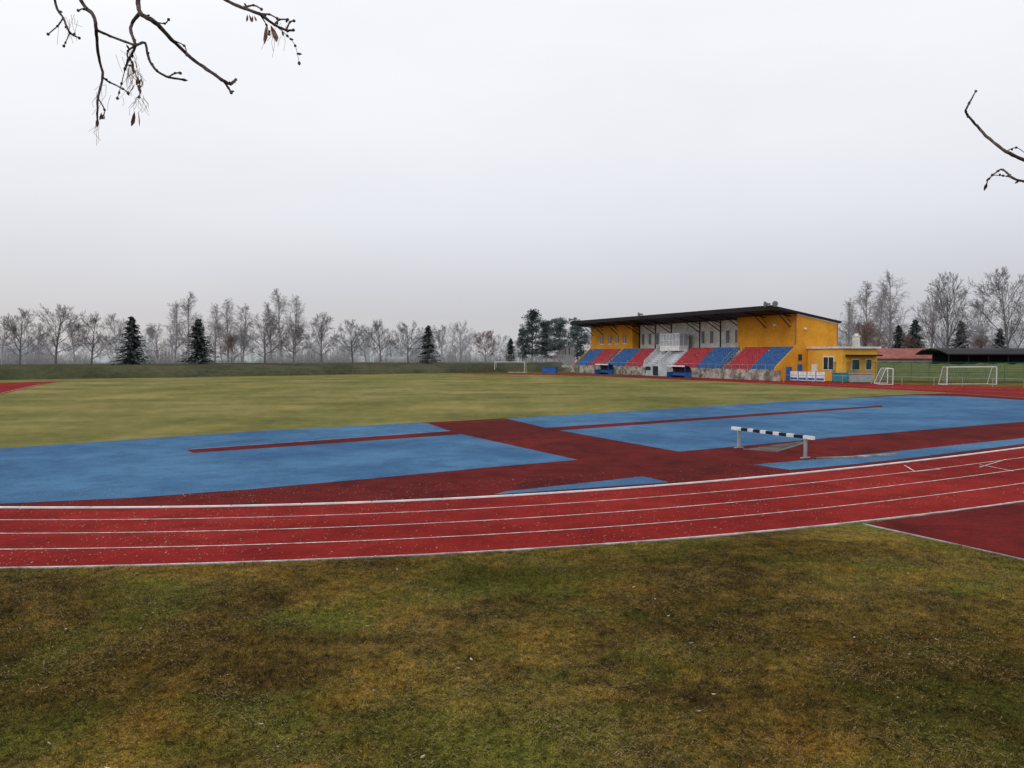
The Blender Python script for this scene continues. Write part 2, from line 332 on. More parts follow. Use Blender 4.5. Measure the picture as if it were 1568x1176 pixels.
b=B(); b.prism([(3.2,rz(3.2)-.36),(12.3,rz(12.3)-.36),(12.3,rz(12.3)-.52),(3.2,rz(3.2)-.52)],0.003,0.05); b.done('gable_trim',['whitewall'],gs)
b=B(); b.tube((.06,12.0,0),(.06,12.0,rz(12)-.5),.06,.06,6); b.tube((-.3,3.12,5.8),(-.3,3.12,rz(3)-.5),.06,.06,6); b.done('drainpipes',['dsteel'],gs)
NT=9; t=B()
for i in range(NT):
    w0=-1.2+i*4.4/NT; w1=-1.2+(i+1)*4.4/NT; z=1.75+i*3.6/NT
    t.box((-LEN,w0+.002,0.0),(-0.2,w1,z))
t.done('concrete_tiers',['conc'],gs)
def seats(name,s0,s1,mat):
    b=B(); n=int((s1-s0)/0.5)
    for i in range(NT):
        w0=-1.2+i*4.4/NT; z=1.75+i*3.6/NT
        for j in range(n):
            x=-(s0+(j+.5)*(s1-s0)/n)
            if random.random()<0.015: continue
            b.box((x-.21,w0+.06,z+.02),(x+.21,w0+.42,z+.20)); b.box((x-.21,w0+.36,z+.20),(x+.21,w0+.43,z+.50))
    b.done(name,[mat],gs)
for nm,s0,s1,mt in (('seats_a',0.3,5.8,'seatblue'),('seats_b',5.8,12,'seatred'),('seats_c',13.2,20,'seatblue'),('seats_d',20,27,'seatred'),('seats_e',36.3,43.5,'seatred'),('seats_f',43.5,50.5,'seatblue'),('seats_g',51.7,58.3,'seatred'),('seats_h',58.3,64.3,'seatblue')):
    seats(nm,s0,s1,mt)
b=B()
for i in range(NT):
    w0=-1.3+i*4.4/NT; z=1.75+i*3.6/NT; b.box((-31,w0,z-.3),(-27.3,w0+.45,z+.16)); b.box((-36,w0,z-.3),(-33,w0+.45,z+.05))
b.prism([(-1.25,1.2),(-1.25,2.9),(3.1,6.5),(3.1,5.3)],-31.3,-31.05); b.prism([(-1.25,1.2),(-1.25,2.9),(3.1,6.5),(3.1,5.3)],-36.2,-36.02)
b.box((-36.0,-1.6,0),(-27.5,-1.31,2.3)); b.done('central_staircase',['stair'],gs)
b=B(); b.box((-32.5,-1.66,0.1),(-30.8,-1.6,1.9)); b.box((-35,-1.66,1.1),(-33.3,-1.6,1.8)); b.done('tunnel_door',['glass'],gs)
b=B(); x0,x1=-34.5,-28.2
b.box((x0,1.4,4.9),(x1,3.6,5.9)); b.box((x0,1.4,8.1),(x1,3.6,8.3))
for k in range(7): 
    xx=x0+(x1-x0-.1)*k/6; b.box((xx,1.4,5.9),(xx+.1,1.5,8.1)); 
for yy in (2.4,3.5): b.box((x1-.1,yy,5.9),(x1,yy+.1,8.1))
b.box((x0,1.38,6.9),(x1,1.48,7.0)); b.done('press_cabin_frame',['white'],gs)
b=B(); b.box((x0+.05,1.46,5.9),(x1-.05,3.5,8.1)); b.done('press_cabin_glass',['pglass'],gs)
b=B(); g=B()
for s in (16,18.5,23,25.5,38,40.3,43,45.5):
    g.box((-s-.5,4.93,6.3),(-s+.5,4.985,8.6)); b.box((-s-.6,4.9,6.2),(-s-.5,4.98,8.7)); b.box((-s+.5,4.9,6.2),(-s+.6,4.98,8.7)); b.box((-s-.6,4.9,8.6),(-s+.6,4.98,8.75))
for s in (50,53,56,59.5):
    g.box((-s-.6,3.13,6.6),(-s+.6,3.185,8.4)); b.box((-s-.7,3.12,6.45),(-s+.7,3.18,6.6)); b.box((-s-.05,3.11,6.6),(-s+.05,3.125,8.4))
g.done('rear_windows',['blind'],gs); b.done('window_frames',['white'],gs)
b=B()
for s in (1.5,7,14.2,20.5,26.5,35.5,41,46.8,53,59,63.5):
    w=3.15 if (s<14 or s>47) else 4.9
    b.tube((-s,w,rz(w)-2.4),(-s,0.4,rz(0.4)-.5),.09,.09,5); b.tube((-s,w,rz(w)-.7),(-s,-1.6,rz(-1.6)-.65),.11,.08,5)
    b.tube((-s,w,rz(w)-1.5),(-s,1.8,rz(1.8)-.5),.06,.06,5)
    if w>4: b.tube((-s,4.9,5.4),(-s,4.9,rz(4.9)-.4),.12,.12,5)
b.done('roof_brackets',['roof'],gs)
def horn(p,q):
    hb_=B(); p=Vector(p);q=Vector(q); hb_.tube(p,p.lerp(q,.6),.12,.2,10); hb_.tube(p.lerp(q,.6),q,.2,.45,10); hb_.tube(p,p+Vector((0,0,-.5)),.05,.05,5); hb_.done('loudspeaker',['dsteel'],gs)
horn((-0.8,-1.7,rz(-1.9)+.35),(-1.0,-2.6,rz(-1.9)+.3)); horn((0.2,-1.6,rz(-1.9)+.3),(0.9,-2.3,rz(-1.9)+.25)); horn((-36,-1.7,rz(-1.9)+.4),(-36.2,-2.6,rz(-1.9)+.35)); horn((-64,-1.7,rz(-1.9)+.5),(-64.8,-2.5,rz(-1.9)+.5)); horn((-63,-1.7,rz(-1.9)+.5),(-62,-2.5,rz(-1.9)+.5))
b=B(); b.box((-5,2.9,8.9),(-4.4,3.19,9.2)); b.box((0.003,4.6,8.2),(0.3,5.0,8.5)); b.done('wall_lamps',['white'],gs)
b=B(); b.box((0.002,1.0,.1),(.06,2.2,2.2)); b.box((0.002,3.4,0.1),(.06,4.4,2.6)); b.done('end_doors',['doorblue'],gs)
b=B(); b.box((0.002,3.55,3.2),(.05,4.3,4.2)); b.done('end_window',['glass'],gs)
b=B()
x=-66.0
while x<1.2:
    w=2.6; b.box((x,-1.62 if not(-36.2<x<-26) else -1.58,0),(min(x+w-.02,1.25),-1.34,1.62+random.uniform(-.03,.03))); x+=w
b.done('front_wall',['conc'],gs)
b=B(); x=-64
while x<0:
    b.tube((x,-1.45,1.6),(x,-1.45,2.5),.03,.03,5); x+=2
b.tube((-64,-1.45,2.5),(-37,-1.45,2.5),.03,.03,5); b.tube((-27,-1.45,2.5),(0,-1.45,2.5),.03,.03,5)
for s in (12.6,51.1):
    b.tube((-s-.5,-1.2,2.7),(-s-.5,3.1,6.3),.03,.03,5); b.tube((-s+.5,-1.2,2.7),(-s+.5,3.1,6.3),.03,.03,5)
b.done('railings',['steel'],gs)
b=B(); b.box((0.06,5.5,0),(7,13,5.1)); b.done('annex_walls',['orange2'],gs)
b=B(); b.box((0.07,5.2,5.1),(7.5,13.3,5.4)); b.done('annex_roof',['whitewall'],gs)
b=B(); b.box((7.003,6.1,3.9),(8.2,12.8,4.15)); b.done('annex_canopy',['roof'],gs)
b=B(); g=B()
b.box((3.3,5.40,1.7),(5.5,5.498,3.9)); g.box((3.45,5.37,1.85),(4.3,5.398,3.75)); g.box((4.45,5.37,1.85),(5.35,5.398,3.75))
b.box((7.002,7.4,1.7),(7.08,9.2,3.5)); g.box((7.082,7.55,1.85),(7.1,9.05,3.35)); b.box((7.002,10.4,1.7),(7.08,11.8,3.5)); g.box((7.082,10.55,1.85),(7.1,11.65,3.35))
b.box((1.0,5.40,0),(2.1,5.498,2.6))
b.done('annex_frames',['white'],gs); g.done('annex_glass',['glass'],gs)
ab=empty('advertising_boards',A,ax)
b=B(); g=B()
for k in range(4):
    x=1.4+k*1.75; b.box((x,0.5,.15),(x+1.6,.58,1.55)); 
    g.box((x+.1,.46,.3),(x+1.5,.497,.6)); g.box((x-.12,.5,0),(x-.02,.6,1.7))
b.done('boards',['white'],ab); g.done('board_stripes',['doorblue'],ab)
def dugout(s):
    e=empty('dugout'); c=Matrix.Translation(A)@Matrix.Rotation(ax,4,'Z')@Vector((-s,-4.6,0)); e.location=c; e.rotation_euler=(0,0,ax)
    prof=[(0.9,0),(0.95,1.0),(0.8,1.7),(0.4,2.1),(-0.5,2.2),(-0.5,2.12),(0.36,2.02),(0.72,1.64),(0.86,1.0),(0.82,0)]
    b=B(); b.prism(prof,-2.6,2.6,0); b.box((-2.66,-0.55,0.0),(-2.6,.93,1.0),1); b.box((2.6,-0.55,0.0),(2.66,.93,1.0),1)
    for xx in (-2.63,2.63): b.tube((xx,-.5,0),(xx,-.5,2.2),.05,.05,5,1); b.tube((xx,-.5,2.2),(xx,.4,2.1),.05,.05,5,1)
    b.done('shell',['glass','doorblue'],e)
    b=B(); b.box((-2.4,0.1,.4),(2.4,.6,.5)); b.box((-2.4,.6,.4),(2.4,.66,.9)); b.done('bench',['doorblue'],e)
    b=B(); b.box((-2.6,-.56,1.98),(2.6,-.5,2.22)); b.done('front_rim',['white'],e)
dugout(20.5); dugout(46)
# ---------------------------------------------------------------- goals
def goal(c,ang,w=7.32,h=2.44,dp=1.8):
    e=empty('football_goal',c,ang); b=B()
    for x in (-w/2,w/2):
        b.tube((x,0,0),(x,0,h),.06,.06,8); b.tube((x,0,h),(x,dp*.5,h),.04,.04,6); b.tube((x,dp*.5,h),(x,dp,0),.04,.04,6); b.tube((x,0,.03),(x,dp,.03),.04,.04,6)
    b.tube((-w/2,0,h),(w/2,0,h),.06,.06,8); b.tube((-w/2,dp,.03),(w/2,dp,.03),.04,.04,6); b.done('frame',['white'],e)
    n=B(); k=18
    for i in range(k+1):
        x=-w/2+w*i/k; n.tube((x,dp*.5,h),(x,dp,0),.006,.006,3)
    for j in range(1,7):
        t=j/7; n.tube((-w/2,dp*(.5+.5*t),h*(1-t)),(w/2,dp*(.5+.5*t),h*(1-t)),.006,.006,3)
        for x in (-w/2,w/2): n.tube((x,0,h*t),(x,dp*(1-.5*t),h*t),.006,.006,3); n.tube((x,dp*t*.5,0),(x,dp*t*.5,h),.006,.006,3)
    n.done('net',['net'],e)
g0=G(1488,589); goal(g0,0.1); g0=G(1363,588); goal(g0,1.25,5,2.2); g0=G(780,570.5); goal(g0,-.35)
# ---------------------------------------------------------------- fences
def fence(name,pts,h,mat,step=2.5,rails=(1.0,0.5),r=.03,wires=0,wmat='net',wr=.011):
    b=B(); n=B()
    for a,c in zip(pts[:-1],pts[1:]):
        a=Vector(a);c=Vector(c); k=max(1,int((c-a).length/step))
        for i in range(k):
            p=a.lerp(c,i/k); b.tube(p,p+Vector((0,0,h)),r*1.3,r*1.3,5)
        for q in rails: b.tube(a+Vector((0,0,h*q)),c+Vector((0,0,h*q)),r,r,5)
        if wires:
            kk=int((c-a).length/wires)
            for i in range(kk): p=a.lerp(c,i/kk); n.tube(p,p+Vector((0,0,h)),wr,wr,3)
            for j in range(1,12): n.tube(a+Vector((0,0,h*j/12)),c+Vector((0,0,h*j/12)),wr,wr,3)
    e=empty(name); b.done('posts_and_rails',[mat],e)
    if wires: n.done('mesh',[wmat],e)
fence('perimeter_railing',[G(-300,584.5),G(0,581),(G(300,577)),G(600,573),G(740,571)],1.1,'dsteel',4,(1.0,),.02)
fence('mesh_fence',[G(1275,584),G(1340,585),G(1450,585.5),G(1568,586.5),G(1750,590)],3.0,'dgreen',2.5,(1.0,.5,.04),.035,.18,'dgreen',.016)
fence('perimeter_railing',[G(1200,585.5),G(1290,587),G(1430,590.5),G(1568,594),G(1750,599)],1.1,'steel',3.0,(1.0,))
pts=[Vector(((u-784)/F*190,190,1.7)) for u in (380,480,600,720,800)]
fence('chain_link_fence',pts,2.4,'steel',4.5,(1.0,.5),.035,.6,'net')
# ---------------------------------------------------------------- banks
def bank(name,uv,zt,mat,off=5,wid=60,z0=-0.05):
    base=[np.array(G(u,v)[:2]) for u,v in uv]; P=[]
    for a,c in zip(base[:-1],base[1:]):
        for i in range(12): P.append(a+(c-a)*i/12)
    P.append(base[-1]); v=[];f=[]
    for i,p in enumerate(P):
        dd=p/np.linalg.norm(p); j=rng.standard_normal()*.10
        for o,z in ((0,z0),(off*.4,zt*.5+j*.5),(off,zt+j),(wid,zt),(wid+8,z0)): q=p+dd*o; v.append((q[0],q[1],z))
    for i in range(len(P)-1):
        for k in range(4): a=i*5+k; f.append((a,a+1,a+6,a+5))
    mk(name,v,f,mat,None,True)
bank('grass_bank',[(-700,590),(-300,586),(0,582),(300,577.5),(600,572.5),(760,570.5),(860,569)],1.95,'bank')
bank('grass_bank',[(1345,582),(1450,583),(1568,584),(1900,587)],2.6,'bankg',9,30)
# ---------------------------------------------------------------- trees
def rv(): return Vector((random.gauss(0,1),random.gauss(0,1),random.gauss(0,1)))
def baretree(name,Ht,style,mat,dens=1.0,seed=0,rmin=.010,tr_=1.0):
    random.seed(seed); b=B()
    def br(p,d,L,r,lev):
        n=(5,4,3,2,2)[lev]; wob=(0.06,.15,.17,.18,.18)[lev]
        trop={'round':(0,.10,.07,.04,.02),'birch':(0,.12,.0,-.18,-.24)}[style][lev]
        pts=[(p.copy(),r)]; dirs=[d.copy()]
        for i in range(n):
            d=(d+rv()*wob*.6+Vector((0,0,trop))).normalized(); q=p+d*(L/n); r2=max(rmin,r*(1-.8*(i+1)/n))
            b.tube(p,q,pts[-1][1],r2,5 if lev<1 else 3); p=q; pts.append((p.copy(),r2)); dirs.append(d.copy())
        if lev>=4: return
        cnt=int(({'round':(14,6,6,5),'birch':(24,6,6,4)}[style][lev])*dens+.5)
        for c in range(cnt):
            t0=(.2 if style=='round' else .16) if lev==0 else .15
            t=t0+(1-t0)*((c+random.random())/cnt); k=min(n-1,int(t*n)); fr=t*n-k
            o=pts[k][0].lerp(pts[k+1][0],fr); rr=pts[k][1]*(1-fr)+pts[k+1][1]*fr; dd=dirs[k+1]
            ax_=dd.orthogonal().normalized(); ax_.rotate(Matrix.Rotation(random.random()*6.283,3,dd))
            if lev==0:
                if style=='round': an=math.radians(70-44*t+random.uniform(-8,8)); LL=Ht*(.42*math.sin(math.pi*min(1,.20+.70*t))**.7)*random.uniform(.85,1.1)
                else: an=math.radians(48-25*t+random.uniform(-8,8)); LL=Ht*(.26*(1-t)**.6+.07)*random.uniform(.75,1.2)
            else: an=math.radians(random.uniform(18,46)); LL=L*random.uniform(.44,.70)*(1.1-.5*t)
            nd=dd.copy(); nd.rotate(Matrix.Rotation(an,3,ax_))
            br(o,nd,LL,max(rmin,rr*(.55 if lev==0 else .6)),lev+1)
    br(Vector((0,0,-.1)),Vector((0,0,1)),Ht*(.78 if style=='round' else .97),Ht*.017*tr_,0)
    me=bpy.data.meshes.new(name); me.from_pydata(b.v,[],b.f); me.update(); me.materials.append(M[mat]); return me
def recol(me,mat): c=me.copy(); c.materials.clear(); c.materials.append(M[mat]); return c
def quadcloud(b,c,R,n,s):
    for _ in range(n):
        p=rv().normalized()*random.random()**.45; p=Vector((c[0]+p.x*R[0],c[1]+p.y*R[1],c[2]+p.z*R[2]))
        a=rv().normalized()*s*random.uniform(.5,1.3); e=a.orthogonal().normalized()*s*random.uniform(.3,.7); b.quad([p-a,p-e,p+a,p+e])
def spruce(name,Ht,W,mat,seed):
    random.seed(seed); b=B(); b.tube((0,0,0),(0,0,Ht),Ht*.015,.02,6)
    lv=32; lop=[random.uniform(.75,1.2) for _ in range(8)]
    for i in range(lv):
        t=i/lv; z=Ht*(.06+.92*t); R=W/2*(1-t)**.65*random.uniform(.68,1.15)+.10
        for k in range(int(8+6*(1-t))):
            a=random.random()*6.283; L=R*random.uniform(.5,1.15)*lop[int(a/6.284*8)]; dr=random.uniform(-.15,.3)
            for j in range(5):
                q=(j+.6)/5*L; c=Vector((math.cos(a)*q,math.sin(a)*q,z-q*dr+random.gauss(0,.10)))
                for _ in range(2):
                    s=.14+.20*(1-q/(R+.01))*.5; u=Vector((math.cos(a),math.sin(a),-.2))*s*1.6+rv()*.1; w=Vector((-math.sin(a),math.cos(a),random.gauss(0,.5)))*s*random.uniform(.5,1.1)
                    b.quad([c-u,c-w,c+u,c+w])
    me=bpy.data.meshes.new(name); me.from_pydata(b.v,[],b.f); me.update(); me.materials.append(M[mat]); return me
def pinetree(name,Ht,W,mat,seed):
    random.seed(seed); b=B(); b.tube((0,0,0),(0,0,Ht*.9),Ht*.018,.05,6)
    for i in range(85):
        t=random.uniform(.08,1); a=random.random()*6.283; R=W/2*math.sin(math.pi*min(.95,.25+.66*t))*random.uniform(.2,1)
        c=(math.cos(a)*R,math.sin(a)*R,Ht*t*.96); b.tube((0,0,Ht*t*.85),c,.06,.03,4)
        quadcloud(b,c,(W*.14,W*.14,Ht*.055),75,.2)
    me=bpy.data.meshes.new(name); me.from_pydata(b.v,[],b.f); me.update(); me.materials.append(M[mat]); return me
R1=[baretree('round_%d'%i,10,'round','bark_h',1.0,11+i,tr_=1.15) for i in range(4)]
BR=recol(baretree('brown',10,'round','bark_br',1.1,31),'bark_br')
R2=[recol(m_,'bark_p') for m_ in R1]
B1=[baretree('birch_%d'%i,14,'birch','bark_b',1.0,41+i) for i in range(3)]
SP=[spruce('spruce_%d'%i,10,6.6,'spruce',51+i) for i in range(3)]; PI=[pinetree('pine_%d'%i,12,8,'pine',61+i) for i in range(2)]
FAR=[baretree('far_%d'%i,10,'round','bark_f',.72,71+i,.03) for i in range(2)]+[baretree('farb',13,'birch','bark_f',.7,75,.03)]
HT={}
def ht(me):
    if me.name not in HT: HT[me.name]=max(v.co.z for v in me.vertices)
    return HT[me.name]
random.seed(5)
def place(name,me,u,vt,vb=None,z0=1.7,d=None,ws=1.0):
    if d is None: d=(H-z0)*F/(vb-VH)
    x=(u-784)/F*d; zt=H+(VH-vt)*d/F; s=(zt-z0)/ht(me)
    o=bpy.data.objects.new(name,me); o.location=(x,d,z0-.05); o.scale=(s*ws,s*ws,s); o.rotation_euler=(0,0,random.random()*6.28); S.collection.objects.link(o)
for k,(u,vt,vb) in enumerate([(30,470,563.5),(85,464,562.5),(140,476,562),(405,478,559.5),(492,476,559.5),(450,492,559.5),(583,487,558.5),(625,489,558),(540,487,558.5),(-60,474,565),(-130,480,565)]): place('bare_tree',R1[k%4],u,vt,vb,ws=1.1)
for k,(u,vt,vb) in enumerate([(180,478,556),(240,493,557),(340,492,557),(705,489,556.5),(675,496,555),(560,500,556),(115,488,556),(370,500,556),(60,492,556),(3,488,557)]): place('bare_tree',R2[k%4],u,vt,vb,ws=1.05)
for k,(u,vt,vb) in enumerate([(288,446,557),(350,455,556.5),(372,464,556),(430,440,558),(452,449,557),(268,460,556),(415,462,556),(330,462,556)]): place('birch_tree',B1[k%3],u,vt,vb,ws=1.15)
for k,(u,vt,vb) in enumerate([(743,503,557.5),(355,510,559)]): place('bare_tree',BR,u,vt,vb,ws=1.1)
for k,(u,vt,vb,ws) in enumerate([(203,483,560,1.15),(305,487,559.5,1.3),(656,497,558,1.1),(782,517,556.5,1.1)]): place('spruce_tree',SP[k%3],u,vt,vb,ws=ws)
for k,(u,vt,vb,ws) in enumerate([(815,471,555.5,.85),(856,484,555.5,1.05),(884,488,555,.95),(836,488,555,.9),(800,500,555.5,.6)]): place('pine_tree',PI[k%2],u,vt,vb,ws=ws)
for k,(u,vt,d) in enumerate([(1325,430,175),(1362,412,180),(1303,455,170),(1345,440,190)]): place('birch_tree',B1[k%3],u,vt,z0=0,d=d,ws=1.1)
for k,(u,vt,d) in enumerate([(1450,414,150),(1545,405,140),(1640,410,150)]): place('bare_tree',R1[k%4],u,vt,z0=0,d=d,ws=.85)
for k,(u,vt,d) in enumerate([(1425,445,165),(1505,455,170),(1590,430,160)]): place('bare_tree',R2[k%4],u,vt,z0=0,d=d,ws=.9)
for k,(u,vt,d) in enumerate([(1325,487,160),(1392,505,165),(1500,510,165)]): place('bare_tree',BR,u,vt,z0=0,d=d,ws=1.1)
for k,(u,vt,d) in enumerate([(1400,487,165),(1470,490,165),(1375,497,170),(1530,502,165)]): place('spruce_tree',SP[k%3],u,vt,z0=0,d=d,ws=.95)
vs=[];fs=[];off=0
fm=[(np.array([v.co[:] for v in m_.vertices]),[tuple(p.vertices) for p in m_.polygons],ht(m_)) for m_ in FAR]
for i in range(150):
    u=-150+i*(1900/150)+random.uniform(-8,8); d=random.uniform(240,340); vt=random.uniform(508,526) if u<1250 else random.uniform(492,515)
    if random.random()<.15: vt-=12
    vv,ff,h=fm[random.choice((0,0,1,1,2))]; hgt=H+(VH-vt)*d/F; s=hgt/h; a=random.random()*6.28; ca,sa=math.cos(a),math.sin(a)
    q=vv*s; wsx=1.35
    vs.append(np.stack([(q[:,0]*ca-q[:,1]*sa)*wsx+(u-784)/F*d,(q[:,0]*sa+q[:,1]*ca)*wsx+d,q[:,2]],1)); fs+= [tuple(x+off for x in f) for f in ff]; off+=len(vv)
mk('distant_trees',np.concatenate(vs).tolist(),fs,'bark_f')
random.seed(9); b=B()
for i in range(11000):
    u=random.uniform(-200,880); d=random.uniform(205,235); x=(u-784)/F*d; z=1.2; hh_=random.uniform(.8,3.6)*(1+.5*math.sin(u*.03)+.3*math.sin(u*.11))
    p=Vector((x,d,z)); b.tube(p,p+Vector((random.gauss(0,.5),random.gauss(0,.5),max(.5,hh_))),.035,.015,3)
for i in range(5000):
    u=random.uniform(1260,1700); d=random.uniform(170,190); x=(u-784)/F*d; hh_=random.uniform(2,5.5)*(1+.25*math.sin(u*.05)); p=Vector((x,d,0)); b.tube(p,p+Vector((random.gauss(0,.7),random.gauss(0,.7),hh_)),.035,.015,3)
b.done('scrub_hedge',['bark_p'])
# ---------------------------------------------------------------- buildings at the right
def house(name,u0,u1,d,zE,zR,dep,wall,roof,wins=3):
    x0=(u0-784)/F*d; x1=(u1-784)/F*d; e=empty(name,(x0,d,0)); w=x1-x0
    b=B(); b.box((0,0,0),(w,dep,zE)); b.done('walls',[wall],e)
    b=B(); b.prism([(-.5,zE-.05),(dep/2,zR),(dep+.5,zE-.05),(dep+.5,zE-.2),(dep/2,zR-.2),(-.5,zE-.2)],-.5,w+.5); b.done('roof',[roof],e)
    g=B()
    for i in range(wins): xx=w*(i+.5)/wins; g.box((xx-.5,-.05,zE*.4),(xx+.5,-.003,zE*.8))
    g.done('windows',['blind'],e); return e
house('red_roof_house',1342,1437,150,3.5,5.4,7,'brickh','redroof',4)
house('garden_shed',1300,1336,156,4.0,5.6,6,'brickh','roof',2)
e=empty('dark_shelter',((1448-784)/F*132,132,0)); b=B()
b.prism([(-.6,4.3),(2,5.0),(5,5.3),(8,5.0),(10,4.3),(10,4.1),(8,4.8),(5,5.1),(2,4.8),(-.6,4.1)],0,22); b.done('arched_roof',['roof'],e)
b=B(); b.box((1,6,2),(21,6.2,4.5)); 
for i in range(7): b.tube((.5+i*3.4,0,2),(.5+i*3.4,0,4.3),.1,.1,6)
b.done('posts_and_back_wall',['roof'],e)
x=(1310-784)/F*148; e=empty('white_chimney',(x,148,0)); b=B(); b.box((-.5,-.5,0),(.5,.5,7.6)); b.box((-.62,-.62,7.6),(.62,.62,7.8)); b.box((-.3,-.3,7.8),(.3,.3,8.2)); b.done('stack',['whitewall'],e)
for u,v,mt in ((1292,585,'turq'),(1318,586,'steel'),(842,571.5,'doorblue')):
    p=G(u,v); e=empty('storage_box',p,-.3); b=B(); b.box((-1.6,-.6,.1),(1.6,.6,1.3)); b.box((-1.7,-.7,1.3),(1.7,.7,1.42)); b.box((-1.5,-.5,0),(-1.2,.5,.1)); b.box((1.2,-.5,0),(1.5,.5,.1)); b.done('body_and_lid',[mt],e)
for u0,u1,d,a_,b_ in ((520,560,420,9,14),(590,640,430,8,12),(1,40,380,7,10)):
    house('distant_house',u0,u1,d,a_,b_,12,'bark_f','bark_f',3)
# ---------------------------------------------------------------- near trees whose branches hang into view
def neartree(name,limbs,chains,seeds,leaf_pts,pairs=()):
    e=empty(name); b=B()
    def chain(pts,r0,r1,k=7,smooth=True):
        P=[Vector(p) for p in pts]; Q=[]
        for i in range(len(P)-1):
            p0=P[max(i-1,0)];p1=P[i];p2=P[i+1];p3=P[min(i+2,len(P)-1)]
            for j in range(5):
                t=j/5; Q.append(.5*((2*p1)+(p2-p0)*t+(2*p0-5*p1+4*p2-p3)*t*t+(3*p1-p0-3*p2+p3)*t**3)+rv()*min(.0008,r0*.1))
        Q.append(P[-1]); n=len(Q); R=[(r0+(r1-r0)*i/(n-1))*random.uniform(.9,1.12) for i in range(n)]
        for i in range(n-1): b.tube(Q[i],Q[i+1],R[i],R[i+1],k)
    for pts,r0,r1 in limbs: chain(pts,r0,r1,10)
    for c,r0,r1,dd in chains:
        P=[at(u,v,dd+.12*math.sin(i*1.7)) for i,(u,v) in enumerate(c)]; chain(P,r0,r1)
        for i in range(1,len(P)):
            seg=P[i]-P[i-1]
            if random.random()<.6:
                p=P[i-1].lerp(P[i],random.uniform(.3,.9)); t=(seg.normalized()+rv()*.5).normalized(); L=random.uniform(.004,.012)
                b.tube(p,p+t*L,.0028,.0034,6); b.tube(p+t*L,p+t*(L+.006),.0034,.0008,6)
            if i<len(P)-1: b.tube(P[i]-seg.normalized()*.004,P[i]+seg.normalized()*.004,max(r1,.0028)*1.35,max(r1,.0028)*1.35,7)
        dr=(P[-1]-P[-2]).normalized(); b.tube(P[-1]-dr*.003,P[-1]+dr*.005,.0035,.0048,6); b.tube(P[-1]+dr*.005,P[-1]+dr*.016,.0048,.001,6)
    b.done('trunk_and_branches',['bark'],e,True)
    g=B()
    for (u,v,dd,n,spread) in seeds:
        for _ in range(n):
            p=at(u+random.gauss(0,spread),v+random.gauss(0,spread*.6),dd+random.gauss(0,.02)); L=random.uniform(.02,.07)
            q=p+Vector((random.gauss(0,.012),random.gauss(0,.012),-L*.6)); q2=q+Vector((random.gauss(0,.01),0,-L*.4)); g.tube(p,q,.0006,.0005,3); g.tube(q,q2,.0005,.0005,3)
    for (u,v,dd,sz) in leaf_pts:
        p=at(u,v,dd)
        for k in range(2):
            sgn=1 if k else -1
            a=Vector((sgn*.22+random.gauss(0,.08),random.gauss(0,.2),-1)).normalized()*sz; w=Vector((1,random.gauss(0,.8),0)).normalized()*sz*.2
            o=p+Vector((sgn*sz*.12,0,0)); g.quad([o,o+a*.35+w*.8,o+a*.7+w,o+a*.95+w*.3,o+a,o+a*.7-w*.5,o+a*.3-w*.4])
    g.done('hanging_seeds',['seed'],e)
random.seed(21)
D=2.3
J1=at(110,-60,D); J2=at(205,-70,D); J3=at(330,-60,D)
limbs=[([(-3.6,1.6,-.1),(-3.55,1.6,2),(-3.6,1.5,4.5),(-3.5,1.3,7),(-3.3,1.0,10)],.24,.08),
([(-3.6,1.55,4.6),(-2.9,1.9,5.5),(-2.1,2.2,5.75),tuple(J1+Vector((-.2,0,.22))),tuple(J2+Vector((0,0,.14))),tuple(J3+Vector((0,0,.06)))],.06,.012),
([(-3.5,1.4,6.5),(-4.5,.4,8.5),(-5,-.5,10)],.09,.03),([(-3.5,1.3,7),(-2.5,.3,9),(-2,-.5,11)],.09,.03),([(-3.4,1.1,8),(-4,2,10),(-4.3,2.4,11.5)],.07,.02)]
ch=[([(75,-70),(85,5),(97,28),(107,50),(121,58)],.004,.002,D),([(97,28),(88,40),(74,52)],.0025,.0015,D),([(107,50),(98,70)],.002,.001,D),
([(105,-70),(124,0),(142,22),(147,45),(150,80),(157,118),(150,150),(149,186)],.0062,.0025,D),([(150,150),(160,168),(157,180)],.002,.0015,D),
([(205,-80),(211,-10),(215,20),(236,33),(262,60),(298,93),(330,115),(352,128),(361,122)],.0075,.0038,D),([(340,121),(350,135),(354,142)],.0035,.003,D),
([(215,20),(202,36),(201,50),(207,70),(199,88),(192,104)],.0055,.003,D),([(147,45),(168,55),(192,64),(206,69)],.004,.003,D),([(207,70),(222,66),(228,90),(240,108),(258,118),(280,122)],.004,.003,D),
([(258,118),(268,112),(276,112)],.0025,.002,D),([(157,118),(168,126),(188,136),(196,142)],.003,.0015,D),([(199,88),(206,110),(214,132),(213,148)],.002,.001,D),([(192,104),(186,128),(180,150)],.0015,.001,D),
([(316,-40),(340,-4),(372,12),(398,22),(420,38),(438,46),(449,46)],.0055,.003,D),([(372,12),(388,8),(400,14)],.0035,.002,D),([(398,22),(408,38),(412,52)],.002,.0012,D),([(420,38),(440,55),(452,70),(458,96)],.0012,.0006,D),([(262,60),(282,70),(286,84)],.002,.0015,D),([(438,46),(444,34),(450,32)],.003,.002,D),
([(142,22),(128,14),(120,16)],.0025,.002,D),([(236,33),(252,36),(258,30)],.0022,.0018,D),([(420,38),(428,30),(440,30)],.003,.002,D),([(398,22),(412,22),(424,28)],.003,.002,D),([(207,70),(196,78),(196,92)],.003,.002,D)]
